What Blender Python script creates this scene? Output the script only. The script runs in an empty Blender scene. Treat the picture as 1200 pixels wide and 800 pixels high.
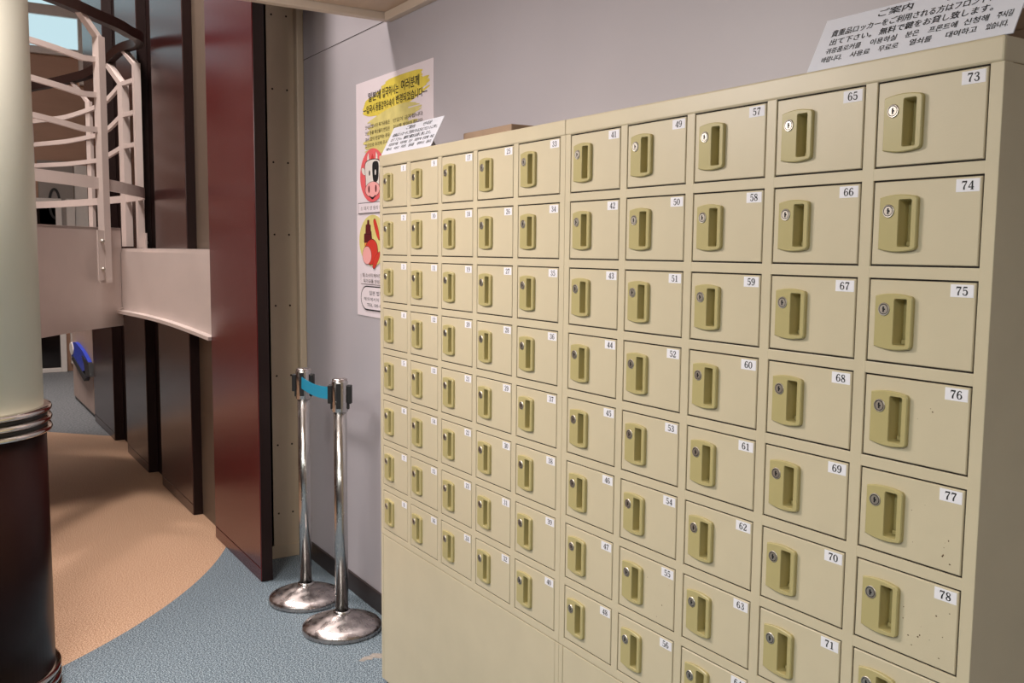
import bpy, bmesh, math, random
from mathutils import Vector, Matrix
random.seed(7)
PI = math.pi
S = bpy.context.scene
COL = S.collection

# ------------------------------------------------------------------ materials
def srgb(r, g, b):
    f = lambda c: (c/255/12.92) if c/255 <= .04045 else ((c/255+.055)/1.055)**2.4
    return (f(r), f(g), f(b), 1)

def mat(name, col, rough=.5, metal=0, noise=0, nscale=20, spec=.5, bump=0, bscale=200, rvar=0, coat=0, stretch=None):
    m = bpy.data.materials.new(name); m.use_nodes = True
    nt = m.node_tree; b = nt.nodes['Principled BSDF']
    b.inputs['Base Color'].default_value = col
    b.inputs['Roughness'].default_value = rough
    b.inputs['Metallic'].default_value = metal
    b.inputs['Specular IOR Level'].default_value = spec
    b.inputs['Coat Weight'].default_value = coat
    b.inputs['Coat Roughness'].default_value = .12
    tc = nt.nodes.new('ShaderNodeTexCoord')
    src = tc.outputs['Object']
    if stretch:
        mp = nt.nodes.new('ShaderNodeMapping'); mp.inputs['Scale'].default_value = stretch
        nt.links.new(src, mp.inputs['Vector']); src = mp.outputs['Vector']
    n = nt.nodes.new('ShaderNodeTexNoise'); n.inputs['Scale'].default_value = nscale
    n.inputs['Detail'].default_value = 4
    nt.links.new(src, n.inputs['Vector'])
    if noise:
        r = nt.nodes.new('ShaderNodeValToRGB')
        lo = tuple(max(0, c*(1-noise)) for c in col[:3])+(1,)
        hi = tuple(min(1, c*(1+noise)) for c in col[:3])+(1,)
        r.color_ramp.elements[0].color = lo; r.color_ramp.elements[1].color = hi
        r.color_ramp.elements[0].position = .3; r.color_ramp.elements[1].position = .7
        nt.links.new(n.outputs['Fac'], r.inputs['Fac'])
        nt.links.new(r.outputs['Color'], b.inputs['Base Color'])
    if rvar:
        mr = nt.nodes.new('ShaderNodeMapRange')
        mr.inputs['From Min'].default_value = .3; mr.inputs['From Max'].default_value = .7
        mr.inputs['To Min'].default_value = max(.02, rough-rvar); mr.inputs['To Max'].default_value = rough+rvar
        nt.links.new(n.outputs['Fac'], mr.inputs['Value'])
        nt.links.new(mr.outputs['Result'], b.inputs['Roughness'])
    if bump:
        n2 = nt.nodes.new('ShaderNodeTexNoise'); n2.inputs['Scale'].default_value = bscale
        nt.links.new(src, n2.inputs['Vector'])
        bp = nt.nodes.new('ShaderNodeBump'); bp.inputs['Strength'].default_value = bump
        bp.inputs['Distance'].default_value = .002
        nt.links.new(n2.outputs['Fac'], bp.inputs['Height'])
        nt.links.new(bp.outputs['Normal'], b.inputs['Normal'])
    return m

def emit(name, col, power):
    m = bpy.data.materials.new(name); m.use_nodes = True
    b = m.node_tree.nodes['Principled BSDF']
    b.inputs['Base Color'].default_value = (0, 0, 0, 1)
    b.inputs['Emission Color'].default_value = col
    b.inputs['Emission Strength'].default_value = power
    return m

M = {}
M['cream'] = mat('cream_paint', srgb(202, 190, 162), .40, noise=.03, nscale=9, bump=.06, bscale=320)
M['handle'] = mat('handle_plastic', srgb(178, 166, 116), .38, noise=.02, nscale=30)
M['steel'] = mat('lock_steel', srgb(196, 190, 180), .42, metal=1)
M['black'] = mat('black_rubber', srgb(18, 17, 17), .5, noise=.1)
M['hole'] = mat('keyhole_black', srgb(8, 8, 8), .6, noise=.1)
M['label'] = mat('label_paper', srgb(232, 230, 236), .6, noise=.01)
M['ink'] = mat('black_ink', srgb(22, 22, 26), .6, noise=.05)
M['rust'] = mat('rust_speck', srgb(86, 62, 38), .8, noise=.2, nscale=200)
M['wall'] = mat('painted_wall', srgb(181, 177, 183), .45, noise=.02, nscale=3, bump=.05, bscale=150)
M['beige'] = mat('beige_wall', srgb(190, 174, 150), .5, noise=.03, nscale=4)
M['olive'] = mat('dull_beige_strip', srgb(100, 86, 74), .5, noise=.04)
M['worn'] = mat('worn_floor', srgb(150, 142, 134), .7, noise=.2, nscale=60)
M['base'] = mat('baseboard_vinyl', srgb(44, 34, 32), .4, noise=.08)
M['ceil'] = mat('ceiling_panel', srgb(196, 172, 150), .55, noise=.03, nscale=3, stretch=(1, 10, 1))
M['trimw'] = mat('pale_trim', srgb(205, 188, 170), .4, noise=.02)
M['gap'] = mat('dark_gap', srgb(34, 26, 20), .8, noise=.05)
M['burg'] = mat('burgundy_panel', srgb(84, 18, 22), .24, noise=.04, nscale=4, spec=.5, stretch=(1, 1, .3))
M['brownp'] = mat('dark_brown_panel', srgb(54, 22, 20), .24, noise=.04, nscale=4, spec=.6, stretch=(1, 1, .3))
M['burgd'] = mat('dark_brown_edge', srgb(30, 15, 13), .4, noise=.06, spec=.3)
M['colcream'] = mat('column_cream', srgb(222, 220, 204), .35, noise=.015, nscale=5)
M['colbrown'] = mat('column_brown', srgb(30, 11, 9), .35, noise=.06, nscale=5, spec=.15)
M['chrome'] = mat('chrome_band', srgb(210, 205, 198), .12, metal=1, rvar=.05)
M['stain'] = mat('brushed_steel', srgb(186, 184, 182), .24, metal=1, noise=.06, nscale=60, rvar=.06, stretch=(1, 1, .2))
M['dome'] = mat('scuffed_steel', srgb(184, 176, 174), .3, metal=1, noise=.2, nscale=26, rvar=.12)
M['belt'] = mat('blue_belt', srgb(20, 140, 176), .55, noise=.05, nscale=120, bump=.2, bscale=500)
M['stair'] = mat('stair_paint', srgb(204, 190, 184), .4, noise=.03, nscale=6)
M['rail'] = mat('handrail_brown', srgb(38, 22, 18), .4, noise=.08)
M['sign'] = mat('sign_card', srgb(226, 228, 238), .45, noise=.01)
M['paper'] = mat('poster_paper', srgb(232, 222, 228), .4, noise=.01)
M['yel'] = mat('poster_yellow', srgb(226, 206, 84), .5, noise=.06, nscale=30)
M['ylt'] = mat('poster_pale_yellow', srgb(216, 204, 130), .5, noise=.08, nscale=25)
M['pink'] = mat('poster_pink', srgb(226, 100, 104), .5, noise=.03)
M['pinkl'] = mat('poster_light_pink', srgb(238, 170, 168), .5, noise=.03)
M['red'] = mat('poster_red', srgb(206, 60, 48), .5, noise=.05)
M['maroon'] = mat('poster_maroon', srgb(92, 24, 28), .5, noise=.05)
M['orange'] = mat('poster_orange', srgb(230, 150, 70), .5, noise=.05)
M['inkm'] = mat('poster_ink', srgb(60, 45, 30), .5, noise=.05)
M['card'] = mat('patch_brown', srgb(158, 134, 112), .7, noise=.05, nscale=14)
M['wood'] = mat('pale_wood_grain', srgb(176, 156, 146), .5, noise=.14, nscale=8, stretch=(6, 6, .6))
M['blue'] = mat('blue_bag', srgb(36, 66, 190), .4, noise=.15, nscale=15)
M['white'] = mat('white_paint', srgb(226, 220, 214), .4, noise=.02)
M['dglass'] = mat('dark_glass', srgb(22, 18, 18), .1, noise=.05, coat=.3)
M['brownwall'] = mat('warm_brown_wall', srgb(176, 138, 114), .5, noise=.06, nscale=2, stretch=(1, 1, 5))
M['greydoor'] = mat('grey_door', srgb(150, 142, 136), .45, noise=.03)
M['hallwall'] = mat('hall_wall', srgb(112, 86, 76), .6, noise=.05, nscale=1.5)
M['sky'] = emit('daylight_pane', srgb(196, 226, 234), 1.0)

def floor_mat():
    m = bpy.data.materials.new('speckled_floor'); m.use_nodes = True
    nt = m.node_tree; N = nt.nodes; L = nt.links; b = N['Principled BSDF']
    tc = N.new('ShaderNodeTexCoord')
    def speck(lo, mid, hi, scale):
        n = N.new('ShaderNodeTexNoise'); n.inputs['Scale'].default_value = scale
        n.inputs['Detail'].default_value = 3; n.inputs['Roughness'].default_value = .7
        L.new(tc.outputs['Object'], n.inputs['Vector'])
        r = N.new('ShaderNodeValToRGB'); e = r.color_ramp.elements
        e[0].position = .42; e[0].color = lo; e[1].position = .58; e[1].color = hi
        x = e.new(.5); x.color = mid
        L.new(n.outputs['Fac'], r.inputs['Fac']); return r.outputs['Color']
    blue = speck(srgb(44, 58, 70), srgb(86, 104, 116), srgb(164, 178, 186), 190)
    oran = speck(srgb(150, 110, 84), srgb(188, 150, 120), srgb(216, 186, 158), 190)
    far = speck(srgb(84, 90, 94), srgb(104, 109, 114), srgb(126, 128, 130), 60)
    sx = N.new('ShaderNodeSeparateXYZ'); L.new(tc.outputs['Object'], sx.inputs[0])
    # orange disc
    d = N.new('ShaderNodeVectorMath'); d.operation = 'DISTANCE'
    L.new(tc.outputs['Object'], d.inputs[0]); d.inputs[1].default_value = (ORX, ORY, 0)
    c1 = N.new('ShaderNodeMath'); c1.operation = 'LESS_THAN'; c1.inputs[1].default_value = ORR
    L.new(d.outputs['Value'], c1.inputs[0])
    mx = N.new('ShaderNodeMix'); mx.data_type = 'RGBA'
    c1b = N.new('ShaderNodeMath'); c1b.operation = 'LESS_THAN'; c1b.inputs[1].default_value = -2.6; L.new(sx.outputs['X'], c1b.inputs[0])
    c1c = N.new('ShaderNodeMath'); c1c.operation = 'MAXIMUM'; L.new(c1.outputs[0], c1c.inputs[0]); L.new(c1b.outputs[0], c1c.inputs[1])
    L.new(c1c.outputs[0], mx.inputs['Factor']); L.new(blue, mx.inputs['A']); L.new(oran, mx.inputs['B'])
    # grey floor beyond the disc
    c2 = N.new('ShaderNodeMath'); c2.operation = 'MULTIPLY_ADD'   # x*1 + .. line through the back edge
    L.new(sx.outputs['Y'], c2.inputs[0]); c2.inputs[1].default_value = -1.05; L.new(sx.outputs['X'], c2.inputs[2])
    c3 = N.new('ShaderNodeMath'); c3.operation = 'LESS_THAN'; c3.inputs[1].default_value = -5.0
    L.new(c2.outputs[0], c3.inputs[0])
    m2 = N.new('ShaderNodeMix'); m2.data_type = 'RGBA'
    L.new(c3.outputs[0], m2.inputs['Factor']); L.new(mx.outputs['Result'], m2.inputs['A']); L.new(far, m2.inputs['B'])
    L.new(m2.outputs['Result'], b.inputs['Base Color'])
    b.inputs['Roughness'].default_value = .55
    return m
# circle through (-.726,-.933) (-1.065,-.545) (-1.75,-.06)
def circ(p, q, r):
    ax, ay = p; bx, by = q; cx, cy = r
    d = 2*(ax*(by-cy)+bx*(cy-ay)+cx*(ay-by))
    ux = ((ax*ax+ay*ay)*(by-cy)+(bx*bx+by*by)*(cy-ay)+(cx*cx+cy*cy)*(ay-by))/d
    uy = ((ax*ax+ay*ay)*(cx-bx)+(bx*bx+by*by)*(ax-cx)+(cx*cx+cy*cy)*(bx-ax))/d
    return ux, uy, math.hypot(ax-ux, ay-uy)
ORX, ORY, ORR = circ((-.726, -.933), (-1.095, -.52), (-1.78, -.06))
M['floor'] = floor_mat()

# ------------------------------------------------------------------ mesh builder
class MB:
    def __init__(s): s.v = []; s.f = []; s.mi = []; s.mats = []; s.sm = []
    def slot(s, m):
        if m not in s.mats: s.mats.append(m)
        return s.mats.index(m)
    def add(s, vs, fs, m, smooth=False):
        o = len(s.v); s.v += [tuple(v) for v in vs]; k = s.slot(m)
        for f in fs: s.f.append(tuple(i+o for i in f)); s.mi.append(k); s.sm.append(smooth)
        return s
    def box(s, x0, x1, y0, y1, z0, z1, m, ch=0, mtx=None):
        if ch <= 0:
            vs = [(x, y, z) for x in (x0, x1) for y in (y0, y1) for z in (z0, z1)]
            fs = [(0, 1, 3, 2), (4, 6, 7, 5), (0, 4, 5, 1), (2, 3, 7, 6), (0, 2, 6, 4), (1, 5, 7, 3)]
        else:
            bm = bmesh.new(); bmesh.ops.create_cube(bm, size=1)
            for v in bm.verts:
                v.co = Vector(((x0+x1)/2+v.co.x*(x1-x0), (y0+y1)/2+v.co.y*(y1-y0), (z0+z1)/2+v.co.z*(z1-z0)))
            bmesh.ops.bevel(bm, geom=bm.edges[:], offset=ch, segments=2, affect='EDGES', profile=.5)
            bm.verts.index_update()
            vs = [v.co.copy() for v in bm.verts]; fs = [[v.index for v in f.verts] for f in bm.faces]; bm.free()
        if mtx: vs = [mtx @ Vector(v) for v in vs]
        return s.add(vs, fs, m)
    def lathe(s, prof, m, cx=0, cy=0, n=48, cap=True, smooth=True):
        vs = []; fs = []
        for r, z in prof:
            for k in range(n):
                a = 2*PI*k/n; vs.append((cx+r*math.cos(a), cy+r*math.sin(a), z))
        for i in range(len(prof)-1):
            for k in range(n):
                a, b = i*n+k, i*n+(k+1) % n
                fs.append((a, b, b+n, a+n))
        if cap:
            fs.append(tuple(range(n))[::-1]); fs.append(tuple((len(prof)-1)*n+k for k in range(n)))
        return s.add(vs, fs, m, smooth)
    def tube(s, pts, w, h, m, up=(0, 0, 1), n=0, smooth=False):
        """sweep a rectangle w (sideways) x h (up), or an n-gon of diameter w, along pts"""
        pts = [Vector(p) for p in pts]; up = Vector(up); rings = []
        for i, p in enumerate(pts):
            t = (pts[min(i+1, len(pts)-1)]-pts[max(i-1, 0)]).normalized()
            sd = t.cross(up)
            if sd.length < 1e-4: sd = t.cross(Vector((1, 0, 0)))
            sd.normalize(); u = sd.cross(t)
            if n: rings.append([p+sd*(w/2*math.cos(2*PI*k/n))+u*(w/2*math.sin(2*PI*k/n)) for k in range(n)])
            else: rings.append([p+sd*a*w/2+u*b*h/2 for a, b in ((-1, -1), (1, -1), (1, 1), (-1, 1))])
        k = len(rings[0]); vs = [v for r in rings for v in r]; fs = []
        for i in range(len(rings)-1):
            for j in range(k):
                a, b = i*k+j, i*k+(j+1) % k
                fs.append((a, b, b+k, a+k))
        fs.append(tuple(range(k))[::-1]); fs.append(tuple((len(rings)-1)*k+j for j in range(k)))
        return s.add(vs, fs, m, smooth or n > 0)
    def prism(s, poly, fn, d0, d1, m):
        """extrude 2-D polygon: fn(a, b, depth) -> xyz"""
        n = len(poly)
        vs = [fn(a, b, d0) for a, b in poly]+[fn(a, b, d1) for a, b in poly]
        fs = [tuple(range(n)), tuple(range(2*n-1, n-1, -1))]
        fs += [(i, i+n, (i+1) % n+n, (i+1) % n) for i in range(n)]
        return s.add(vs, fs, m)
    def flat(s, poly, fn, d, m): return s.add([fn(a, b, d) for a, b in poly], [tuple(range(len(poly)))], m)
    def build(s, name, parent=None, loc=(0, 0, 0), **pr):
        me = bpy.data.meshes.new(name); me.from_pydata(s.v, [], s.f)
        for m in s.mats: me.materials.append(m)
        for p, k, sm in zip(me.polygons, s.mi, s.sm): p.material_index = k; p.use_smooth = sm
        bm = bmesh.new(); bm.from_mesh(me); 
        bmesh.ops.recalc_face_normals(bm, faces=bm.faces[:]); bm.to_mesh(me); bm.free(); me.update()
        return link(name, me, parent, loc, **pr)

def link(name, me, parent=None, loc=(0, 0, 0), **pr):
    o = bpy.data.objects.new(name, me); COL.objects.link(o); o.location = loc
    if parent: o.parent = parent
    for k, v in pr.items(): o[k] = v
    return o
def thing(name, label, cat, loc=(0, 0, 0), group=None, rz=0):
    o = bpy.data.objects.new(name, None); COL.objects.link(o); o.location = loc; o.rotation_euler = (0, 0, rz)
    o.empty_display_size = .1
    o['label'] = label; o['category'] = cat
    if group: o['group'] = group
    return o
def cr(pts, n=8, closed=False):
    """Catmull-Rom through tuples of any length"""
    out = []; P = list(pts); L = len(P)
    rng = range(L if closed else L-1)
    for i in rng:
        if closed: p0, p1, p2, p3 = P[i-1], P[i], P[(i+1) % L], P[(i+2) % L]
        else: p0, p1, p2, p3 = P[max(i-1, 0)], P[i], P[i+1], P[min(i+2, L-1)]
        for k in range(n):
            t = k/n
            out.append(tuple(.5*((2*b)+(-a+c)*t+(2*a-5*b+4*c-d)*t*t+(-a+3*b-3*c+d)*t**3) for a, b, c, d in zip(p0, p1, p2, p3)))
    if not closed: out.append(P[-1])
    return out
def ell(cx, cy, rx, ry, n=28, rot=0):
    return [(cx+rx*math.cos(2*PI*k/n)*math.cos(rot)-ry*math.sin(2*PI*k/n)*math.sin(rot),
             cy+rx*math.cos(2*PI*k/n)*math.sin(rot)+ry*math.sin(2*PI*k/n)*math.cos(rot)) for k in range(n)]
def stroke(mb, pts, fn, d, m, n=6):
    """variable-width flat stroke, pts = (x, y, width)"""
    P = cr(pts, n) if n > 1 else pts; vs = []
    for i, (x, y, w) in enumerate(P):
        a = P[max(i-1, 0)]; b = P[min(i+1, len(P)-1)]
        tx, ty = b[0]-a[0], b[1]-a[1]; l = math.hypot(tx, ty) or 1
        nx, ny = -ty/l*w/2, tx/l*w/2
        vs += [fn(x+nx, y+ny, d), fn(x-nx, y-ny, d)]
    mb.add(vs, [(2*i, 2*i+1, 2*i+3, 2*i+2) for i in range(len(P)-1)], m)

# ------------------------------------------------------------------ lettering
DIG = {
 '0': [[(.28, .98, .05), (.1, .8, .1), (.05, .5, .13), (.1, .2, .1), (.28, .02, .05), (.46, .2, .1), (.51, .5, .13), (.46, .8, .1), (.28, .98, .05)]],
 '1': [[(.3, .98, .13), (.3, .5, .13), (.3, 0, .13)], [(.08, .025, .05), (.52, .025, .05)], [(.3, .97, .05), (.1, .84, .06)]],
 '2': [[(.1, .7, .12), (.08, .8, .09), (.16, .94, .06), (.3, .97, .06), (.45, .88, .1), (.47, .72, .13), (.36, .48, .1), (.14, .2, .06), (.06, .06, .06)], [(.05, .06, .11), (.5, .06, .11)], [(.5, .04, .07), (.55, .26, .03)]],
 '3': [[(.1, .76, .12), (.12, .88, .07), (.26, .97, .06), (.42, .88, .1), (.44, .74, .12), (.36, .58, .08), (.2, .53, .05)], [(.2, .53, .05), (.4, .47, .08), (.48, .28, .13), (.44, .1, .1), (.27, .02, .06), (.12, .1, .07), (.09, .26, .12)]],
 '4': [[(.42, .98, .06), (.04, .28, .06)], [(.02, .27, .07), (.6, .27, .07)], [(.42, .98, .12), (.42, 0, .13)], [(.24, .025, .05), (.58, .025, .05)]],
 '5': [[(.12, .94, .1), (.5, .94, .1)], [(.13, .97, .05), (.1, .5, .05)], [(.1, .5, .04), (.27, .61, .06), (.44, .52, .1), (.49, .3, .13), (.42, .09, .1), (.25, .02, .06), (.11, .1, .07), (.09, .24, .11)]],
 '6': [[(.46, .8, .11), (.43, .92, .07), (.3, .98, .06), (.14, .8, .1), (.07, .45, .13), (.12, .14, .1), (.28, .02, .05), (.45, .14, .1), (.5, .31, .13), (.44, .5, .09), (.29, .57, .05), (.13, .45, .05)]],
 '7': [[(.05, .92, .12), (.54, .92, .12)], [(.06, .95, .05), (.04, .7, .03)], [(.52, .92, .06), (.36, .58, .08), (.26, .3, .12), (.25, 0, .14)]],
 '8': [[(.28, .98, .05), (.12, .88, .09), (.1, .74, .12), (.16, .6, .1), (.4, .42, .13), (.48, .26, .12), (.44, .1, .09), (.28, .02, .05), (.12, .1, .09), (.08, .26, .1), (.14, .4, .07), (.38, .6, .06), (.45, .76, .08), (.42, .9, .07), (.28, .98, .05)]],
}
DIG['9'] = [[(.56-x, 1-y, w) for x, y, w in DIG['6'][0]]]
def digits(mb, txt, fn, cx, cz, h, d, m):
    adv = .80*h; x0 = cx-adv*len(txt)/2+.06*h
    for i, c in enumerate(txt):
        for st in DIG[c]:
            stroke(mb, [(x0+i*adv+x*h*1.2, cz-h/2+y*h, w*h*1.55) for x, y, w in st], fn, d, m, 5 if len(st) > 2 else 1)

def text_geo(body, bold=0):
    """glyph faces of a line set in the built-in typeface, scaled to a unit-high box from x = 0"""
    cu = bpy.data.curves.new('line', 'FONT'); cu.body = body; cu.size = 1; cu.offset = bold; cu.resolution_u = 2
    o = bpy.data.objects.new('line', cu); COL.objects.link(o)
    bpy.context.view_layer.update()
    dg = bpy.context.evaluated_depsgraph_get()
    me = bpy.data.meshes.new_from_object(o.evaluated_get(dg))
    vs = [(v.co.x, v.co.y) for v in me.vertices]; fs = [tuple(p.vertices) for p in me.polygons]
    bpy.data.objects.remove(o); bpy.data.curves.remove(cu); bpy.data.meshes.remove(me)
    return vs, fs
def text(mb, body, fn, x0, x1, z, h, d, m, bold=.02, zs=0):
    bold = bold*.3
    """fit a line between x0 and x1 on baseline z with letter height h"""
    vs, fs = text_geo(body, bold)
    if not vs: return
    ax = min(v[0] for v in vs); bx = max(v[0] for v in vs); k = (x1-x0)/(bx-ax)
    mb.add([fn(x0+(x-ax)*k, z+y*h+zs*(x-ax)*k, d) for x, y in vs], fs, m)

# ------------------------------------------------------------------ measured layout
PX, PZ, DW, DH = .2070, .15346, .1792, .1291      # door pitch and size
ZT, TOP, GAPX = 1.7603, 1.800, .0196              # top of first door row, cabinet top, extra pitch between the cabinets
WY = .262                                         # wall behind the lockers
HX, HZ, HW, HH = .0130, -.0205, .0690, .0890      # handle on its door
DEPTH = .25

# ------------------------------------------------------------------ the room
def struct(mb, name, **k): return mb.build(name, kind='structure', **k)
fl = MB().box(-9.6, 4.2, -7, WY+.02, -.1, 0, M['floor']); fl.box(-9.6, -5.7, WY+.02, 2.6, -.1, 0, M['floor'])
floor = struct(fl, 'floor')
wp = MB(); random.seed(3)
poly = [(-.229, .0), (-.214, .012), (-.222, .032), (-.212, .045), (-.226, .056), (-.206, .078), (-.195, .11), (-.215, .128), (-.243, .098), (-.262, .07), (-.248, .05), (-.25, .03)]
wp.prism([(x*1, y*1) for x, y in poly], lambda a, b, d: (a, b, d), .0004, .0008, M['worn'])
wp.build('worn_patch', floor, label='bare pale patch worn into the blue floor')

w = MB().box(-1.5, 4.2, WY, WY+.12, 0, 5.2, M['wall'])
w.box(-1.5, -.2, WY-.0008, WY, 2.3665, 2.3690, M['gap'])
struct(w, 'wall_back')
struct(MB().box(-1.44, 4.1, WY-.012, WY, .0, .082, M['base'], .002), 'baseboard_back')
w = MB().box(-2.47, -1.5, 0, .1, 0, 5.2, M['olive']); w.box(-5.86, -2.47, .0005, .1, 0, 5.2, M['burgd']); struct(w, 'wall_hall')  # dark section puts the shade of the openings between panels into colour
# beige return wall with rivets and a corner strip
w = MB().box(-1.6, -1.5, .0, WY+.02, 0, 5.2, M['beige'])
w.box(-1.5, -1.494, .0, WY, .0, .062, M['beige'], .002)
for y in (.125, .195):
    for k in range(10):
        z = .22+.335*k
        vs = [(-1.4985, y+.005*math.cos(a*PI/4), z+.005*math.sin(a*PI/4)) for a in range(8)]
        w.add(vs, [tuple(range(8))], M['gap'])
struct(w, 'wall_return')
struct(MB().box(-1.5, -1.452, WY-.035, WY, 0, 5.0, M['beige'], .006), 'trim_1')
# low ceiling over the lockers, its edge strip and the cove strip along the wall
c = MB().box(-.49, 4.2, -7, WY, 2.385, 2.50, M['ceil'])
for y in (-.9, -2.1, -3.3, -4.5): c.box(-.49, 4.2, y-.002, y+.002, 2.3845, 2.3852, M['gap'])
struct(c, 'ceiling')
struct(MB().box(-.535, -.497, -7, WY, 2.36, 2.52, M['trimw'], .003), 'trim_2')
t = MB().box(-.49, 4.2, WY-.03, WY, 2.352, 2.385, M['trimw'], .003); struct(t, 'trim_3')
ch = MB().box(-9.5, 4.2, -7, WY, 5.2, 5.3, M['hallwall']); ch.box(-9.5, -5.7, WY, 2.6, 5.2, 5.3, M['hallwall']); struct(ch, 'ceiling_hall')
struct(MB().box(-5.96, -5.862, .1, 2.6, 0, 5.2, M['brownwall']), 'wall_recess')
struct(MB().box(-9.6, -5.8, 2.5, 2.6, 0, 5.2, M['brownwall']), 'wall_recess_end')
struct(MB().box(4.2, 4.3, -7, WY, 0, 5.2, M['hallwall']), 'wall_right')
struct(MB().box(-9.6, 4.2, -7.1, -7, 0, 5.2, M['hallwall']), 'wall_front')
# far wall with window and dark glazed door
w = MB().box(-9.65, -9.55, -7, 2.6, 0, 5.2, M['brownwall'])
struct(w, 'wall_far')

# ------------------------------------------------------------------ round column
CX, CY, CR = -.632, -1.244, .29
col = MB().lathe([(CR-.006, .97), (CR-.006, 5.2)], M['colcream'], CX, CY, 96)
column = struct(col, 'column')
MB().lathe([(CR, 0), (CR, .90)], M['colbrown'], CX, CY, 96).build('lower_cladding', column, label='dark brown lower casing')
def rings(z0, n, name):
    m = MB()
    for k in range(n):
        z = z0+k*.033
        m.lathe([(CR-.002, z), (CR+.016, z+.003), (CR+.019, z+.010), (CR+.016, z+.017), (CR-.002, z+.020)], M['chrome'], CX, CY, 96)
        if k < n-1: m.lathe([(CR+.004, z+.019), (CR+.004, z+.034)], M['black'], CX, CY, 96)
    m.build(name, column, label='chrome and black ringed band')
rings(.890, 3, 'ring_band'); rings(.004, 3, 'ring_band')

# ------------------------------------------------------------------ burgundy wall panels
def wall_panel(x0, x1, label, th=.053, top=5.0, pm='brownp'):
    t = thing('wall_panel', label, 'panel', ((x0+x1)/2, -th/2, 0), 'glossy panels along the hall wall'); t['kind'] = 'thing'
    hw = (x1-x0)/2; h = th/2
    MB().box(-hw, hw, -h, h-.001, .062, top, M[pm], .003).build('board', t)
    MB().box(-hw, hw, -h, h-.001, 0, .060, M[pm], .003).build('kick_strip', t)
    MB().box(hw-.001, hw+.004, -h+.003, h-.001, .002, top, M['burgd'], .001).build('edge_strip', t, label='dark brown edge')
wall_panel(-1.985, -1.214, 'tall glossy burgundy wall panel nearest the belt posts', pm='burg')
wall_panel(-3.25, -2.455, 'dark brown glossy panel just left of the nearest red panel, behind the stair landing')
wall_panel(-4.37, -3.63, 'dark brown panel second beyond the nearest red one, beneath the stair landing corner', .062)
wall_panel(-5.83, -4.86, 'farthest dark brown panel, beside the pale wood-grain cabinet', .07)

# ------------------------------------------------------------------ lockers
def fdoor(a, b, d): return (a, d, b)
def door_mesh():
    m = MB(); c = .0012
    x0, x1, z0, z1 = 0, DW, -DH, 0
    hx0, hx1, hz0, hz1 = HX+.034, HX+.061, HZ-.083, HZ-.006
    A = [(x0+c, 0, z0+c), (x1-c, 0, z0+c), (x1-c, 0, z1-c), (x0+c, 0, z1-c)]
    B = [(hx0, 0, hz0), (hx1, 0, hz0), (hx1, 0, hz1), (hx0, 0, hz1)]
    O = [(x0, c, z0), (x1, c, z0), (x1, c, z1), (x0, c, z1)]
    K = [(x, .02, z) for x, _, z in O]
    H = [(x, .0195, z) for x, _, z in B]
    vs = A+B+O+K+H; fs = []
    for i in range(4):
        j = (i+1) % 4
        fs += [(i, j, 4+j, 4+i), (i, j, 8+j, 8+i), (8+i, 8+j, 12+j, 12+i), (4+i, 4+j, 16+j, 16+i), (12+i, 12+j, 16+j, 16+i)]
    m.add(vs, fs, M['cream']); return m
def handle_mesh():
    m = MB(); W, Hh = HW, HH; bow = .0045; r = .007
    th = lambda x: .0042+.0030*x/W
    def outline(ins):
        p = []; x0, x1 = ins, W-ins
        n = 10
        def yt(x): return -ins-bow*((2*x/W-1)**2)
        rr = r-ins
        for k in range(n+1):
            x = x0+(x1-rr-x0)*k/n; p.append((x, yt(x)))
        yb = yt(x1-rr)
        for k in range(1, 6):
            a = PI/2-PI/2*k/5; p.append((x1-rr+rr*math.cos(a), yb-rr+rr*math.sin(a)))
        return p+[(x, -Hh-y) for x, y in reversed(p)]
    A = outline(0); B = outline(.0016)
    sx0, sx1, sz0, sz1, sr = .0355, .0595, -.0815, -.0075, .003
    D = []
    for cx, cz, a0 in ((sx1-sr, sz1-sr, PI/2), (sx1-sr, sz0+sr, 0), (sx0+sr, sz0+sr, -PI/2), (sx0+sr, sz1-sr, -PI)):
        for k in range(4):
            a = a0-PI/2*k/3; D.append((cx+sr*math.cos(a), cz+sr*math.sin(a)))
    bm = bmesh.new()
    def loop(pts, fy): return [bm.verts.new((x, fy(x), z)) for x, z in pts]
    a = loop(A, lambda x: 0); a2 = loop(A, lambda x: -th(x)+.0016); b = loop(B, lambda x: -th(x)); d = loop(D, lambda x: -th(x))
    def sc(f): 
        cx, cz = (sx0+sx1)/2, (sz0+sz1)/2
        return [(cx+(x-cx)*f, cz+(z-cz)*(1-(1-f)*.4)) for x, z in D]
    d2 = loop(sc(.94), lambda x: -th(x)+.0015); e = loop(sc(.86), lambda x: .0185)
    for p, q in ((a, a2), (a2, b), (d, d2), (d2, e)):
        for i in range(len(p)):
            j = (i+1) % len(p); bm.faces.new((p[i], p[j], q[j], q[i]))
    bm.faces.new(e)
    ed = []
    for lp in (b, d):
        for i in range(len(lp)): ed.append(bm.edges.get((lp[i], lp[(i+1) % len(lp)])))
    bmesh.ops.triangle_fill(bm, use_beauty=True, edges=ed)
    bm.verts.index_update()
    m.add([v.co.copy() for v in bm.verts], [[v.index for v in f.verts] for f in bm.faces], M['handle']); bm.free()
    # little pull ledge inside the slot
    m.box(sx0+.004, sx1-.004, .012, .0183, sz0+.002, sz0+.009, M['handle'], .001)
    return m
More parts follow.
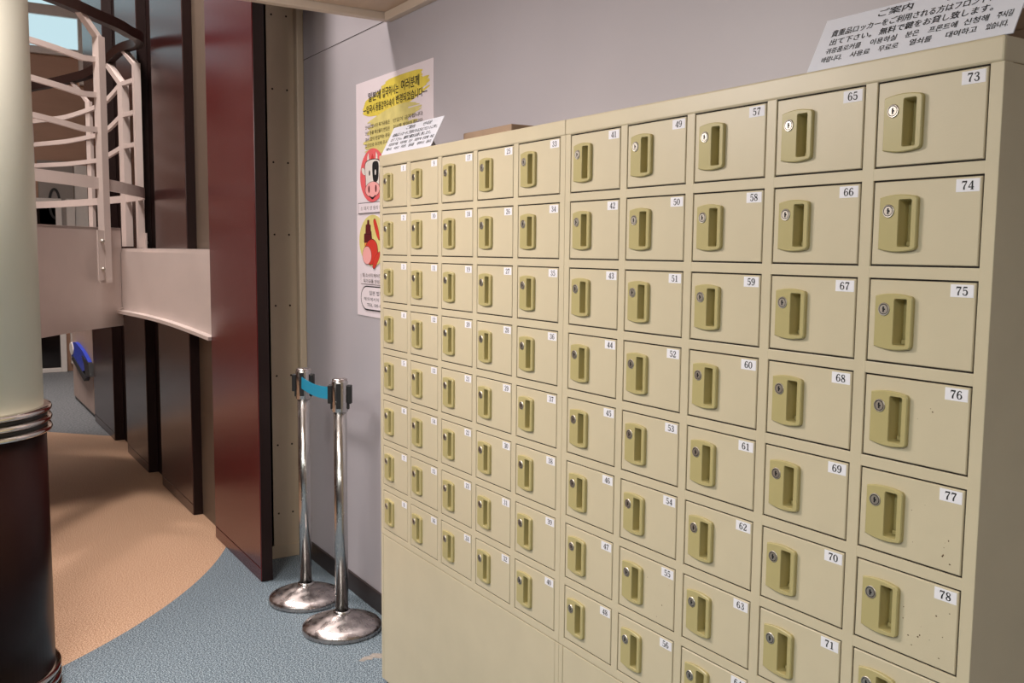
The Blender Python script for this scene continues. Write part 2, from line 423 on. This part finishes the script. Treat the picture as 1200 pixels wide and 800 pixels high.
def lock_mesh():
    m = MB(); n = 24
    prof = [(.0104, .0), (.0104, -.0060), (.0095, -.0069), (.0085, -.0068), (.0083, -.0061), (.0073, -.0061), (.0071, -.0069), (.0, -.0070)]
    vs = []; fs = []
    for r, y in prof:
        for k in range(n): vs.append((r*math.cos(2*PI*k/n), y, r*math.sin(2*PI*k/n)))
    for i in range(len(prof)-1):
        mm = M['hole'] if i in (4,) else M['steel']
        m.add([vs[j] for j in range(i*n, (i+2)*n)], [(k, (k+1) % n, (k+1) % n+n, k+n) for k in range(n)], mm)
    m.prism([(-.0012, -.0046), (.0012, -.0046), (.0015, -.0014), (.0034, -.001), (.003, .0012), (.0013, .0012), (.0012, .0046), (-.0012, .0046), (-.0018, .001), (-.0012, -.001)], fdoor, -.0068, -.0073, M['hole'])
    return m
LW, LH = .0365, .0187
def label_mesh(n):
    m = MB(); m.box(-LW/2, LW/2, -.0004, .0, -LH/2, LH/2, M['label'])
    digits(m, str(n), fdoor, 0, 0, .0126, -.00065, M['ink']); return m
D_ME = H_ME = K_ME = None
SPECK = {77: 9, 78: 12, 79: 12, 55: 5, 64: 5, 80: 8, 76: 3, 72: 3}
def cabinet(x0, x1, c0, label):
    """one steel bank of five columns by eight rows"""
    global D_ME, H_ME, K_ME
    t = thing('locker_cabinet', label, 'locker cabinet', (x0, 0, 0), 'banks of small numbered lockers')
    W = x1-x0; g = .0029; m = MB(); cr_ = M['cream']
    xs = [c*PX+(GAPX if c >= 5 else 0)-x0 for c in range(c0, c0+5)]
    m.box(.002, W-.002, .035, DEPTH-.01, .5, .52, cr_)
    m.box(.0003, .004, .020, DEPTH, .0215, TOP-.037, cr_); m.box(W-.004, W-.0003, .020, DEPTH, .0215, TOP-.037, cr_)
    m.box(.001, W-.001, DEPTH-.005, DEPTH-.001, .0225, TOP-.01, cr_)
    m.box(.004, W-.004, .03, .034, .022, ZT, M['gap'])
    ed = [0]+[v for x in xs for v in (x-g, x+DW+g)]+[W]
    zb = ZT-7*PZ-DH-g
    for i in range(0, len(ed), 2): m.box(ed[i], ed[i+1], 0, .022, zb-.02, ZT+.004, cr_, .0012)
    for r in range(9):
        zt = ZT-(r-1)*PZ-DH-g if r else ZT+.004
        z0 = ZT-r*PZ+g if r < 8 else zb-.02
        if r == 0: zt, z0 = ZT+.004, ZT+g
        for i in range(1, len(ed)-1, 2): m.box(ed[i]-.001, ed[i+1]+.001, 0.0002, .022, z0, zt, cr_, .0008)
    for x in xs:  # dark strips in the door gaps, their shade put into the colour
        for r in range(8):
            z1 = ZT-r*PZ; z0 = z1-DH; q = g*.98
            m.box(x-q, x-.0004, .0035, .02, z0-q, z1+q, M['gap']); m.box(x+DW+.0004, x+DW+q, .0035, .02, z0-q, z1+q, M['gap'])
            m.box(x-q, x+DW+q, .0032, .02, z1+.0004, z1+q, M['gap']); m.box(x-q, x+DW+q, .0032, .02, z0-q, z0-.0004, M['gap'])
    m.build('body', t)
    MB().box(.0002, W-.0002, -.0018, DEPTH+.0005, TOP-.0365, TOP, cr_, .0035).build('top_cap', t)
    b = MB(); zt = zb-.0225
    b.box(0, .016, 0, .02, .022, zt, cr_, .001); b.box(W-.016, W, 0, .02, .022, zt, cr_, .001)
    b.box(.0175, W-.0175, .0004, .02, .022, zt, cr_, .0012)
    b.build('lower_panel', t)
    MB().box(.01, W-.01, .03, DEPTH-.02, .0, .022, M['black']).build('plinth', t, label='black recessed plinth')
    for fx in (.03, W-.03):
        for fy in (.03, DEPTH-.03): MB().lathe([(.022, 0), (.022, .008), (.012, .012), (.012, .024)], M['black'], fx, fy, 16).build('foot', t, label='black levelling foot')
    for c in range(5):
        for r in range(8):
            n = (c0+c)*8+r+1
            if D_ME is None:
                d = door_mesh().build('door'); h = handle_mesh().build('handle'); k = lock_mesh().build('lock')
                D_ME, H_ME, K_ME = d.data, h.data, k.data
                for o in (d, h, k): bpy.data.objects.remove(o)
            dm = D_ME
            if n in SPECK:
                dm = D_ME.copy(); dm.materials.append(M['rust']); bm = bmesh.new(); bm.from_mesh(dm); random.seed(n)
                for _ in range(SPECK[n]):
                    px = random.uniform(.088, DW-.012); pz = random.uniform(-DH+.008, -.035); rr = random.choice((.0006, .0008, .0011, .0016))
                    f = bm.faces.new([bm.verts.new((px+rr*random.uniform(.5, 1.4)*math.cos(a), -.00025, pz+rr*random.uniform(.5, 1.2)*math.sin(a))) for a in (0, 1, 2, 3, 4, 5.2)])
                    f.material_index = len(dm.materials)-1
                bm.to_mesh(dm); bm.free()
            d = link('door', dm, t, (xs[c], 0, ZT-r*PZ), label='cream locker door numbered %d' % n)
            link('handle', H_ME, d, (HX, 0, HZ), label='mustard recessed pull handle')
            link('lock', K_ME, d, (.0312, 0, -.0458), label='round steel key lock')
            label_mesh(n).build('number_label', d, (DW-.003-LW/2, 0, -.0028-LH/2), label='white label reading %d' % n)
    return t
cabinet(-.0235, 1.0305, 0, 'farther cream steel locker cabinet with small doors numbered 1 to 40')
cabinet(1.0313, 2.0855, 5, 'nearer cream steel locker cabinet with small doors numbered 41 to 80')

# ------------------------------------------------------------------ notice cards on top of the lockers
def card(x0, wd, label):
    t = thing('notice_card', label, 'sign', (x0, -.001, TOP), 'folded notice cards on the lockers')
    H = .103; lean = math.radians(27); ca, sa = math.cos(lean), math.sin(lean)
    fn = lambda a, b, d: (a, b*sa-d*ca+.002, b*ca+d*sa+.0003)
    m = MB(); m.prism([(0, 0), (wd, 0), (wd, H), (0, H)], fn, 0, -.0018, M['sign'])
    d = .0004; T = lambda s, a, b, z, h: [text(m, s, fn, a*wd+q, b*wd+q, z, h, d+q*.1, M['ink'], .022) for q in (0, .00035)]
    T('ご案内', .30, .475, .0855, .0150); T('안내문', .635, .80, .0855, .0150)
    T('貴重品ロッカーをご利用される方はフロントに申し', .065, .955, .0655, .0145)
    T('出て下さい。', .075, .305, .0480, .0135); T('無料で鍵をお貸し致します。', .345, .875, .0480, .0142)
    T('귀중품로커를', .07, .265, .0310, .0125); T('이용하실', .315, .45, .0310, .0125); T('분은', .495, .56, .0310, .0125); T('프론트에', .605, .735, .0310, .0125); T('신청해', .765, .87, .0310, .0125); T('주시길', .905, .985-.015, .0310, .0125)
    T('바랍니다.', .065, .18, .0145, .0122); T('사용료', .225, .33, .0145, .0122); T('무료로', .375, .475, .0145, .0122); T('열쇠를', .53, .635, .0145, .0122); T('대여하고', .70, .835, .0145, .0122); T('있습니다.', .875, .985-.02, .0145, .0122)
    m.build('front_sheet', t)
    m = MB(); zt = H*ca; yt = H*sa+.0045
    m.prism([(wd*.5-.05, 0), (wd*.5+.05, 0), (wd*.5+.03, 1), (wd*.5-.03, 1)], lambda a, b, d: (a, yt+.045*(1-b)+d, b*(zt-.001)+.0004), 0, .0016, M['sign'])
    m.build('back_leg', t)
card(1.736, .358, 'large white notice card with Japanese and Korean text above lockers 65 and 73')
card(-.012, .352, 'small looking white notice card at the far end of the lockers, overlapping the poster')

# added brown slabs standing in for blurry brown patches above the cabinets
def patch_slab(x0, x1, y0, y1, h, label):
    t = thing('brown_patch_slab', label, 'box', ((x0+x1)/2, (y0+y1)/2, TOP)); a, b = (x1-x0)/2, (y1-y0)/2
    MB().box(-a, a, -b, b, 0, h*.55, M['card'], .002).build('lower_slab', t)
    MB().box(-a-.002, a+.002, -b-.002, b+.002, h*.55-.004, h, M['card'], .003).build('upper_slab', t)
patch_slab(.33, .60, .12, .235, .046, 'low flat brown slab standing in for a brown patch above the farther locker cabinet')
patch_slab(1.84, 2.07, .12, .235, .062, 'brown slab standing in for a brown patch behind the large notice card at the right end')

# ------------------------------------------------------------------ wall poster
def poster():
    X0, Z0, Wp, Hp = -.832, 1.222, .692, .946
    fn = lambda a, b, d: (X0+a, WY-.0022-d, Z0+b)
    m = MB(); m.prism([(0, 0), (.2, -.002), (.45, .0), (Wp, 0), (Wp, Hp-.004), (0, Hp)], fn, 0, -.0016, M['paper'])
    L = .0003; cnt = [0]
    def lev(lv): cnt[0] += 1; return .0002+cnt[0]*.00003
    def brush(pts, mm, lv, n=5):
        P = cr(pts, n); rnd = random.Random(lv*7+len(pts)*13+int(pts[0][0]*1000)); N = 7
        for q in range(N):
            i0 = rnd.randint(0, 3); i1 = len(P)-rnd.randint(0, 4); f = (q+.5)/N-.5
            stroke(m, [(x+rnd.uniform(-.004, .004), y+w*f, w/N*1.25*(.55 if i in (i0, i1-1) else 1)) for i, (x, y, w) in enumerate(P) if i0 <= i < i1], fn, lev(lv), mm, 1)
    brush([(.20, .883, .055), (.36, .886, .07), (.55, .889, .062), (.655, .892, .035)], M['yel'], 1)
    brush([(.07, .835, .03), (.14, .838, .07), (.33, .838, .078), (.50, .85, .07), (.66, .868, .04)], M['yel'], 2)
    brush([(.14, .815, .02), (.30, .812, .05), (.42, .81, .03), (.52, .806, .006)], M['yel'], 1)
    brush([(.12, .760, .04), (.30, .770, .075), (.46, .785, .06), (.60, .79, .02)], M['ylt'], 1)
    brush([(.07, .700, .06), (.20, .705, .10), (.40, .72, .10), (.60, .735, .06)], M['ylt'], 2)
    brush([(.09, .665, .03), (.3, .675, .05), (.5, .69, .03)], M['ylt'], 1)
    T = lambda s, a, b, z, h, mm='ink', bo=.02: text(m, s, fn, a, b, z, h, lev(4), M[mm], bo)
    T('일본에', .125, .245, .862, .040, bo=.03); T('입국하시는', .262, .408, .862, .040, bo=.03); T('여러분께', .43, .582, .866, .044, bo=.03)
    T('―입국시', .075, .19, .818, .034, bo=.03); T('동물검역수속이', .20, .37, .819, .034, bo=.03); T('변경되었습니다―', .385, .645, .823, .036, bo=.03)
    for i, (a, b) in enumerate((('안내드립니다 육가공품은', '반입이 금지됩니다'), ('모든 동물 축산물의 반입은', '검사를 받아야 합니다'), ('검사 없이 반입하는 경우', '벌금이 부과될 수'), ('있으므로 주의해 주시기', '바랍니다'))):
        z = .755-i*.0245
        T(a, .095, .33, z, .017, 'inkm', .01); T(b, .36, .61, z, .017, 'inkm', .01)
    # cow in a pink disc
    F = lambda p, mm, lv: m.flat(p, fn, lev(lv), M[mm])
    m_k = lambda p, mm, lv, w=.006: (F([(sum(q[0] for q in p)/len(p)+(x-sum(q[0] for q in p)/len(p))*(1+w/.03*.25), sum(q[1] for q in p)/len(p)+(y-sum(q[1] for q in p)/len(p))*(1+w/.03*.25)) for x, y in p], 'ink', lv), F(p, mm, lv+1))
    cx = .165
    F(ell(.165, .568, .124, .106, 40), 'pink', 1)
    for sx in (-1, 1):
        m_k([(cx+sx*.030, .612), (cx+sx*.052, .612), (cx+sx*.050, .645), (cx+sx*.036, .660)], 'white', 2)
        m_k(ell(cx+sx*.088, .588, .024, .012, 16, sx*.5), 'white' if sx < 0 else 'ink', 2)
    m_k([(cx-.016, .612), (cx+.016, .612), (cx+.01, .638), (cx, .652), (cx-.01, .638)], 'red', 2)
    m_k(cr([(cx-.062, .622), (cx+.062, .622), (cx+.066, .560), (cx+.05, .505), (cx-.05, .505), (cx-.066, .560)], 6, True), 'white', 4)
    F(cr([(cx+.006, .618), (cx+.056, .616), (cx+.061, .575), (cx+.052, .545), (cx+.014, .540), (cx, .580)], 6, True), 'ink', 6)
    F(ell(cx-.028, .578, .007, .011, 14), 'ink', 6); F(ell(cx+.030, .578, .007, .011, 14), 'white', 7)
    m_k(ell(cx, .512, .070, .030, 28), 'pinkl', 7)
    for sx in (-1, 1): F(ell(cx+sx*.034, .514, .008, .015, 14), 'maroon', 9)
    stroke(m, [(cx-.03, .488, .004), (cx, .476, .007), (cx+.03, .488, .004)], fn, lev(9), M['ink'])
    F([(.02, .418), (.31, .418), (.31, .462), (.02, .462)], 'ink', 1); F([(.0225, .4205), (.3075, .4205), (.3075, .4595), (.0225, .4595)], 'paper', 2)
    text(m, '소 돼지 양 등의 동물', fn, .045, .28, .432, .018, lev(4), M['inkm'], .01)
    # meat in a yellow disc
    F(ell(.165, .308, .135, .103, 40), 'ylt', 1)
    m_k([(.085, .255), (.085, .30), (.165, .30), (.165, .255)], 'orange', 2)
    m_k([(.080, .30), (.082, .335), (.152, .345), (.160, .30)], 'maroon', 2)
    m_k([(.095, .335), (.098, .372), (.112, .374), (.114, .39), (.132, .39), (.133, .374), (.146, .37), (.147, .335)], 'maroon', 3)
    m_k(ell(.150, .262, .065, .050, 28, .2), 'red', 6); m_k(ell(.108, .248, .044, .036, 24), 'pinkl', 8)
    m_k(cr([(.175, .385, 0)[:2], (.195, .39), (.225, .345), (.232, .312), (.215, .318), (.190, .350)], 5, True), 'red', 6)
    m_k(cr([(.165, .205), (.185, .198), (.230, .240), (.235, .262), (.215, .258), (.180, .235)], 5, True), 'red', 9)
    text(m, '햄 소시지 베이컨 등의', fn, .06, .30, .162, .016, lev(4), M['inkm'], .01)
    text(m, '육가공품 반입금지', fn, .07, .28, .138, .016, lev(4), M['inkm'], .01)
    stroke(m, [(.045, .172, .002), (.045, .130, .002), (.30, .130, .002)], fn, lev(3), M['inkm'], 1)
    # rounded box with the telephone line
    rb = lambda g: [(.115-.075*math.cos(a)*(1-g/.075)-.0, .075+(.052-g)*math.sin(a)) for a in [PI/2-PI*k/14 for k in range(15)]]
    def pill(g):
        left = [(.105-(.062-g)*math.cos(a), .074+(.050-g)*math.sin(a)) for a in [PI/2-PI*k/16 for k in range(17)]]
        right = [(.60+(.062-g)*math.cos(a), .074-(.050-g)*math.sin(a)) for a in [PI/2-PI*k/16 for k in range(17)]]
        return left+right
    F(pill(0), 'ink', 1); F(pill(.005), 'paper', 2)
    text(m, '일본 법무성 안내', fn, .13, .36, .088, .020, lev(4), M['ink'], .03)
    text(m, '해외에서의 문의전화', fn, .075, .36, .064, .016, lev(4), M['ink'], .015)
    text(m, 'TEL 00-000-00', fn, .105, .34, .040, .018, lev(4), M['ink'], .02)
    o = m.build('poster'); o['label'] = 'tall Korean poster with yellow headline, cow and meat drawings on the wall'; o['category'] = 'poster'
poster()

# ------------------------------------------------------------------ belt stanchions
def stanchion(x, y, label, belt_to=None):
    t = thing('belt_stanchion', label, 'stanchion', (x, y, 0), 'steel belt barrier posts')
    R_ = .155
    MB().lathe([(R_-.004, 0), (R_, .004), (R_, .020), (R_-.006, .027), (R_*.80, .038), (R_*.55, .052), (R_*.30, .064), (.034, .071), (.0, .072)], M['dome'], 0, 0, 64, cap=False).build('base', t)
    MB().lathe([(.034, .068), (.034, .078), (.027, .080)], M['stain'], 0, 0, 32, cap=False).build('collar', t)
    MB().lathe([(.0255, .07), (.0255, .885)], M['stain'], 0, 0, 40).build('post', t)
    hd = MB(); hd.lathe([(.0255, .868), (.031, .872), (.0315, .985), (.029, .991)], M['stain'], 0, 0, 40)
    hd.lathe([(.029, .990), (.0295, .996), (.024, .999), (0, .999)], M['dome'], 0, 0, 40, cap=False)
    h = hd.build('head', t)
    a0 = math.radians(-32)
    for k in range(4):
        a = a0+PI/2*k; mt = Matrix.Rotation(a, 4, 'Z')
        c = MB()
        if k in (1, 3) or (k == 0 and False):
            c.box(.028, .046, -.013, .013, .902, .974, M['black'], .003, mt)
            c.box(.028, .036, -.009, .009, .880, .905, M['black'], .002, mt)
        else:
            c.box(.027, .0335, -.009, .009, .885, .982, M['black'], .001, mt)
        c.build('belt_clip', h, label='black belt slot')
    if belt_to:
        d = Vector((math.cos(a0), math.sin(a0), 0)); p0 = d*.034
        p1 = Vector((belt_to[0]-x, belt_to[1]-y, 0))-Vector((-d.y, d.x, 0))*.045
        pts = [(p0.x+(p1.x-p0.x)*k/8, p0.y+(p1.y-p0.y)*k/8, .942-.010*math.sin(PI*k/8)) for k in range(9)]
        MB().tube(pts, .0016, .048, M['belt']).build('belt', t, label='short turquoise blue belt')
PB = (-.905, .045); PF = (-.532, .058)
stanchion(*PB, 'rear chrome stanchion, nearer the red panel, with blue belt stretched out', PF)
stanchion(*PF, 'front chrome stanchion beside the lockers, holding the end of the blue belt')

# ------------------------------------------------------------------ white spiral staircase
def stairs():
    SX, SY, SR = -3.45, -1.115, 1.02
    t = thing('spiral_staircase', 'white steel spiral staircase with brown handrail behind the round column', 'staircase', (SX, SY, 0))
    def at(deg, z, r=SR): a = math.radians(deg); return (r*math.cos(a), r*math.sin(a), z)
    def loc(x, y, z): return (x-SX, y-SY, z)
    def interp(tab, x):
        for (a, va), (b, vb) in zip(tab, tab[1:]):
            if a <= x <= b: return va+(vb-va)*(x-a)/(b-a)
        return tab[0][1] if x < tab[0][0] else tab[-1][1]
    def run(tab, a, b, n): return [at(a+(b-a)*k/n, interp(tab, a+(b-a)*k/n)) for k in range(n+1)]
    # handrail
    hr = [(-60, 3.05), (-20, 2.83), (25, 2.755), (41, 2.72), (60, 2.71), (95, 2.76), (106, 2.77), (114, 2.72), (124, 2.645), (151, 2.56), (210, 2.2)]
    MB().tube(cr(run(hr, -60, 210, 45), 3), .05, .055, M['rail']).build('handrail', t, label='dark brown handrail')
    for z0 in (0, -.185, -.367):
        near = [(-60, 2.82+z0), (-20, 2.63+z0), (18, 2.52+z0), (35, 2.48+z0), (41, 2.49+z0)]
        MB().tube(run(near, -60, 41, 36), .022, .028, M['stair']).build('rail', t)
    for zs in ((2.543, 2.46, 2.42, 2.36, 2.335), (2.345, 2.27, 2.235, 2.20, 2.18), (2.145, 2.10, 2.07, 2.05, 2.04)):
        far = list(zip((96, 116, 122, 137, 150), zs))+[(200, zs[-1]-.2)]
        far[0] = (96, zs[0]); far.insert(1, (107, zs[0]))
        MB().tube(run(far, 96, 200, 36), .022, .028, M['stair']).build('rail', t)
    MB().tube(run([(-60, 1.98), (18, 1.856), (58, 1.82), (60, 1.82)], -60, 98, 44), .012, .062, M['stair']).build('guard_band', t)
    MB().tube(run([(90, 1.815), (115, 1.805), (150, 1.775), (200, 1.7)], 96, 200, 36), .012, .045, M['stair']).build('guard_band', t)
    # posts: foot, knee, bent top
    def post(a, z0, zk, a2, zt, w=.046, foot=None):
        m = MB(); A = math.radians(a); rad = (math.cos(A), math.sin(A), 0)
        p = [at(a, z0, SR+.012), at(a, zk, SR+.012)]
        m.tube(p, w, w*.8, M['stair'], up=rad)
        q0 = Vector(at(a, zk-.01, SR+.012)); q1 = Vector(at(a2, zt, SR)); m.tube([q0, q1], w*.55, w*.7, M['stair'], up=rad)
        o = m.build('post', t)
        if foot:
            for dz in foot:
                b = MB(); tx = Vector((-math.sin(A), math.cos(A), 0))
                b.lathe([(.012, 0), (.012, .008), (.007, .013), (0, .014)], M['steel'], 0, 0, 12, cap=False)
                R3 = Vector(rad).to_track_quat('Z', 'Y').to_matrix().to_4x4()
                pos = Vector(at(a, dz, SR+.03))-tx*.045
                b.v = [tuple(R3 @ Vector(v)+pos) for v in b.v]
                b.build('bolt', o, label='round steel bolt')
            m2 = MB(); tx = Vector((-math.sin(A), math.cos(A), 0)); r0 = Vector(rad)
            z1, z2 = min(foot)-.06, max(foot)+.06; pos = Vector(at(a, 0, SR+.022))
            vs = [pos+tx*s_+r0*q+Vector((0, 0, z)) for s_ in (-.075, .01) for q in (0, .008) for z in (z1, z2)]
            m2.add(vs, [(0, 1, 3, 2), (4, 6, 7, 5), (0, 4, 5, 1), (2, 3, 7, 6), (0, 2, 6, 4), (1, 5, 7, 3)], M['stair']); m2.build('bracket', o)
    post(41.3, 1.30, 2.61, 34, 2.73, .05, (1.375, 1.525))
    post(94.5, 1.49, 2.645, 104, 2.75, .05, (1.525,))
    post(107, 1.50, 2.55, 116, 2.70, .06)
    post(127, 1.50, 2.46, 134, 2.60, .035)
    post(152, 1.50, 2.40, 158, 2.54, .05)
    post(-10, 1.55, 2.70, -17, 2.82, .05)
    # centre pole and treads winding up on the far left
    MB().lathe([(.07, 0), (.07, 5.0)], M['stair'], 0, 0, 32).build('centre_pole', t)
    for k in range(9):
        a = math.radians(5-k*24); b = math.radians(5-k*24-26); z = 1.68+.19*k
        pl = [(.07*math.cos(a), .07*math.sin(a)), (.98*math.cos(a), .98*math.sin(a)), (.99*math.cos((a+b)/2), .99*math.sin((a+b)/2)), (.98*math.cos(b), .98*math.sin(b)), (.07*math.cos(b), .07*math.sin(b))]
        MB().prism(pl, lambda x, y, d: (x, y, d), z, z+.04, M['stair']).build('tread', t)
    # stringer panel on the near side, seen left of the first post
    C0, C1 = (-2.62, -.39), (-2.05, -.80)
    ang = [41.3-6*k for k in range(12)]
    base = [loc(-2.875, -.318, 0)[:2], loc(-2.66, -.515, 0)[:2], loc(-2.46, -.665, 0)[:2], loc(-2.25, -.80, 0)[:2], loc(-2.05, -.915, 0)[:2], loc(-1.98, -1.2, 0)[:2]]
    bp = cr(base, 6)
    m = MB()
    for (z0, z1, th, off) in ((1.048, 1.601, .012, 0), (1.588, 1.603, .035, 0.0)):
        vs = []; 
        for i, (x, y) in enumerate(bp):
            a = bp[max(i-1, 0)]; b = bp[min(i+1, len(bp)-1)]; l = math.hypot(b[0]-a[0], b[1]-a[1])
            nx, ny = -(b[1]-a[1])/l*th, (b[0]-a[0])/l*th
            vs += [(x, y, z0), (x, y, z1), (x-nx, y-ny, z1), (x-nx, y-ny, z0)]
        fs = [(4*i+j, 4*i+(j+1) % 4, 4*i+4+(j+1) % 4, 4*i+4+j) for i in range(len(bp)-1) for j in range(4)]
        n4 = 4*(len(bp)-1); fs += [(0, 1, 2, 3), (n4, n4+1, n4+2, n4+3)]
        m.add(vs, fs, M['stair'])
    m.build('stringer_panel', t)
    MB().prism(ell(0, 0, .96, .96, 48), lambda x, y, d: (x, y, d), 1.45, 1.486, M['stair']).build('platform', t)
    # landing to the wall: deck and the fascia with its rolled lower lip
    P0 = Vector(loc(-2.866, -.322, 0)); P1 = Vector(loc(-1.996, -.030, 0))
    m = MB(); n = 14; vs = []
    for k in range(n+1):
        q = P0.lerp(P1, k/n); u = k/n
        zb = 1.135-.095*u+.016*math.sin(PI*u)
        vs += [(q.x, q.y, zb), (q.x, q.y, 1.470), (q.x-.004, q.y+.010, 1.470), (q.x-.004, q.y+.010, zb)]
    fs = [(4*i+j, 4*i+(j+1) % 4, 4*i+4+(j+1) % 4, 4*i+4+j) for i in range(n) for j in range(4)]
    fs += [(0, 1, 2, 3), (4*n, 4*n+1, 4*n+2, 4*n+3)]
    m.add(vs, fs, M['stair']); fa = m.build('landing_fascia', t)
    m = MB(); pts = [P0+Vector((-.02, .03, 1.140)), P0+Vector((-.01, -.005, 1.142))]
    for k in range(n+1):
        q = P0.lerp(P1, k/n); u = k/n
        pts.append(q+Vector((.006, -.016, 1.130-.095*u+.018*math.sin(PI*u))))
    m.tube(pts, .05, .018, M['stair']); m.build('lip', fa)
    deck = [loc(-1.996, -.030, 0)[:2], loc(-2.875, -.310, 0)[:2], loc(-2.92, -.33, 0)[:2], loc(-3.1, -.20, 0)[:2], loc(-3.5, -.10, 0)[:2], loc(-3.5, -.068, 0)[:2], loc(-2.44, -.066, 0)[:2], loc(-2.43, -.012, 0)[:2], loc(-1.996, -.012, 0)[:2]]
    MB().prism(deck, lambda x, y, d: (x, y, d), 1.470, 1.488, M['stair']).build('landing_deck', t)
stairs()

# ------------------------------------------------------------------ far end of the hall
t = thing('wood_cabinet', 'low pale wood-grain cabinet at the far end of the hall', 'cabinet', (-6.5, -.035, 0))
m = MB().box(-.75, .52, -.02, .034, .03, 1.25, M['wood'], .006)
m.build('body', t); MB().box(-.74, .51, -.01, .033, 0, .03, M['burgd']).build('plinth', t)
MB().box(-.77, .54, -.04, .034, 1.25, 1.28, M['white'], .006).build('top', t)
t = thing('blue_bag', 'blue and white bag hanging on the pale wood-grain cabinet', 'bag', (-6.42, -.058, 0))
m = MB(); pr_ = cr([(a_, .47+(b_-.47)*.68) for a_, b_ in ((-.62, .60), (-.35, .66), (.10, .60), (.45, .50), (.50, .40), (.2, .36), (-.1, .30), (-.45, .34), (-.66, .46))], 5, True)
m.prism(pr_, lambda a, b, d: (a, d, b), .0, -.03, M['blue']); m.build('pouch', t)
m = MB(); m.prism(ell(-.60, .52, .13, .06, 18), lambda a, b, d: (a, d, b), .0, -.036, M['white']); m.build('flap', t, label='white flap')
m = MB(); m.prism([(-.6, .42), (.2, .30), (.3, .34), (-.5, .455)], lambda a, b, d: (a, d, b), .0, -.038, M['black']); m.prism([(.1, .52), (.5, .49), (.55, .38), (.3, .36), (.22, .46)], lambda a, b, d: (a, d, b), .0, -.038, M['black']); m.build('strap', t, label='black straps')

# door_1: dark glass door in a white frame; door_2: grey gallery door with an oval pull; window_1 high above
t = MB(); t.box(-9.55, -9.50, -1.4, .09, .05, 2.0, M['dglass']); d1 = struct(t, 'door_1')
m = MB()
for y0, y1 in ((.09, .155), (-1.5, -1.4)): m.box(-9.55, -9.46, y0, y1, 0, 2.06, M['white'], .005)
m.box(-9.55, -9.46, -1.4, .09, 2.0, 2.06, M['white'], .005); m.box(-9.55, -9.46, -1.4, .09, 0, .05, M['white'], .005)
m.build('frame', d1, label='white frame')
struct(MB().box(-9.55, -9.45, .205, .30, .09, 2.06, M['white'], .006), 'trim_4')
struct(MB().box(-9.55, -9.40, -3.2, 2.5, 1.30, 1.42, M['burgd'], .01), 'trim_5')
t = MB(); t.box(-9.55, -9.50, -.08, .30, 1.42, 2.50, M['greydoor'], .004); d2 = struct(t, 'door_2')
m = MB(); ring = [(-9.492, .085+.055*math.cos(a*PI/12), 2.00+.17*math.sin(a*PI/12)) for a in range(25)]
m.tube(ring, .026, .03, M['black'], up=(1, 0, 0)); m.build('handle', d2, label='black oval pull')
struct(MB().box(-9.55, -9.51, .31, .52, 1.42, 2.46, M['white'], .004), 'trim_6')
win = MB(); win.box(-9.55, -9.53, -2.2, .42, 3.80, 5.19, M['sky'])
w1 = struct(win, 'window_1')
m = MB()
for y0, y1 in ((.40, .475), (-.95, -.88), (-2.3, -2.2)): m.box(-9.55, -9.47, y0, y1, 3.4, 5.2, M['white'], .004)
for z0, z1 in ((3.72, 3.80), (4.16, 4.28)): m.box(-9.55, -9.48, -2.2, .40, z0, z1, M['white'], .004)
m.build('window_frame', w1)

# ------------------------------------------------------------------ camera
cam = bpy.data.cameras.new('camera'); co = bpy.data.objects.new('camera', cam); COL.objects.link(co)
cam.sensor_width = 36; cam.lens = 1100.79/1200*36; cam.clip_start = .05
az, el, ro = 2.57992, -.09641, .00873
fw = Vector((math.cos(el)*math.cos(az), math.cos(el)*math.sin(az), math.sin(el)))
r = fw.cross(Vector((0, 0, 1))).normalized(); u = r.cross(fw)
r2 = math.cos(ro)*r+math.sin(ro)*u; u2 = -math.sin(ro)*r+math.cos(ro)*u
mw = Matrix((r2, u2, -fw)).transposed().to_4x4(); mw.translation = (2.8559, -1.2919, 1.4945)
co.matrix_world = mw
S.camera = co

# ------------------------------------------------------------------ light
def area(name, loc, size, power, color, rot=(0, 0, 0), sy=None, spread=PI):
    l = bpy.data.lights.new(name, 'AREA'); l.energy = power; l.color = color; l.shape = 'RECTANGLE'
    l.size = size; l.size_y = sy or size; l.spread = spread
    o = bpy.data.objects.new(name, l); COL.objects.link(o); o.location = loc; o.rotation_euler = rot; return o
def bulb(name, loc, rad, power, color):
    l = bpy.data.lights.new(name, 'POINT'); l.energy = power; l.color = color; l.shadow_soft_size = rad
    o = bpy.data.objects.new(name, l); COL.objects.link(o); o.location = loc; return o
area('ceiling_light', (.45, -1.25, 2.31), 1.2, 30, (1, .93, .90), sy=.35)
area('ceiling_light', (3.5, -1.3, 2.31), .8, 17, (1, .98, .90), sy=.35)
bulb('side_fill', (.45, -1.25, 2.22), .12, 32, (1, .93, .90))  # point source added beneath the ceiling light to brighten the stair post sideways
area('ceiling_light', (2.3, -2.3, 2.31), 1.2, 36, (.96, 1, .90), sy=.35)
area('ceiling_light', (1.3, -3.4, 2.31), 1.2, 48, (.98, 1, .97), sy=.35)
area('hall_light', (-1.5, -.95, 4.9), .55, 160, (1, .90, .85))
area('hall_light', (-3.7, -1.0, 5.1), .35, 100, (1, .88, .82))
area('hall_light', (-7.4, -1.4, 5.1), .8, 55, (1, .87, .80), spread=math.radians(75))
W = bpy.data.worlds.new('world'); S.world = W; W.use_nodes = True
W.node_tree.nodes['Background'].inputs[0].default_value = (1, .93, .86, 1)
W.node_tree.nodes['Background'].inputs[1].default_value = .2

S.view_settings.view_transform = 'Standard'; S.view_settings.look = 'None'
S.view_settings.exposure = 0; S.view_settings.gamma = 1; S.view_settings.use_curve_mapping = False
S.cycles.use_denoising = True
S.cycles.max_bounces = 8
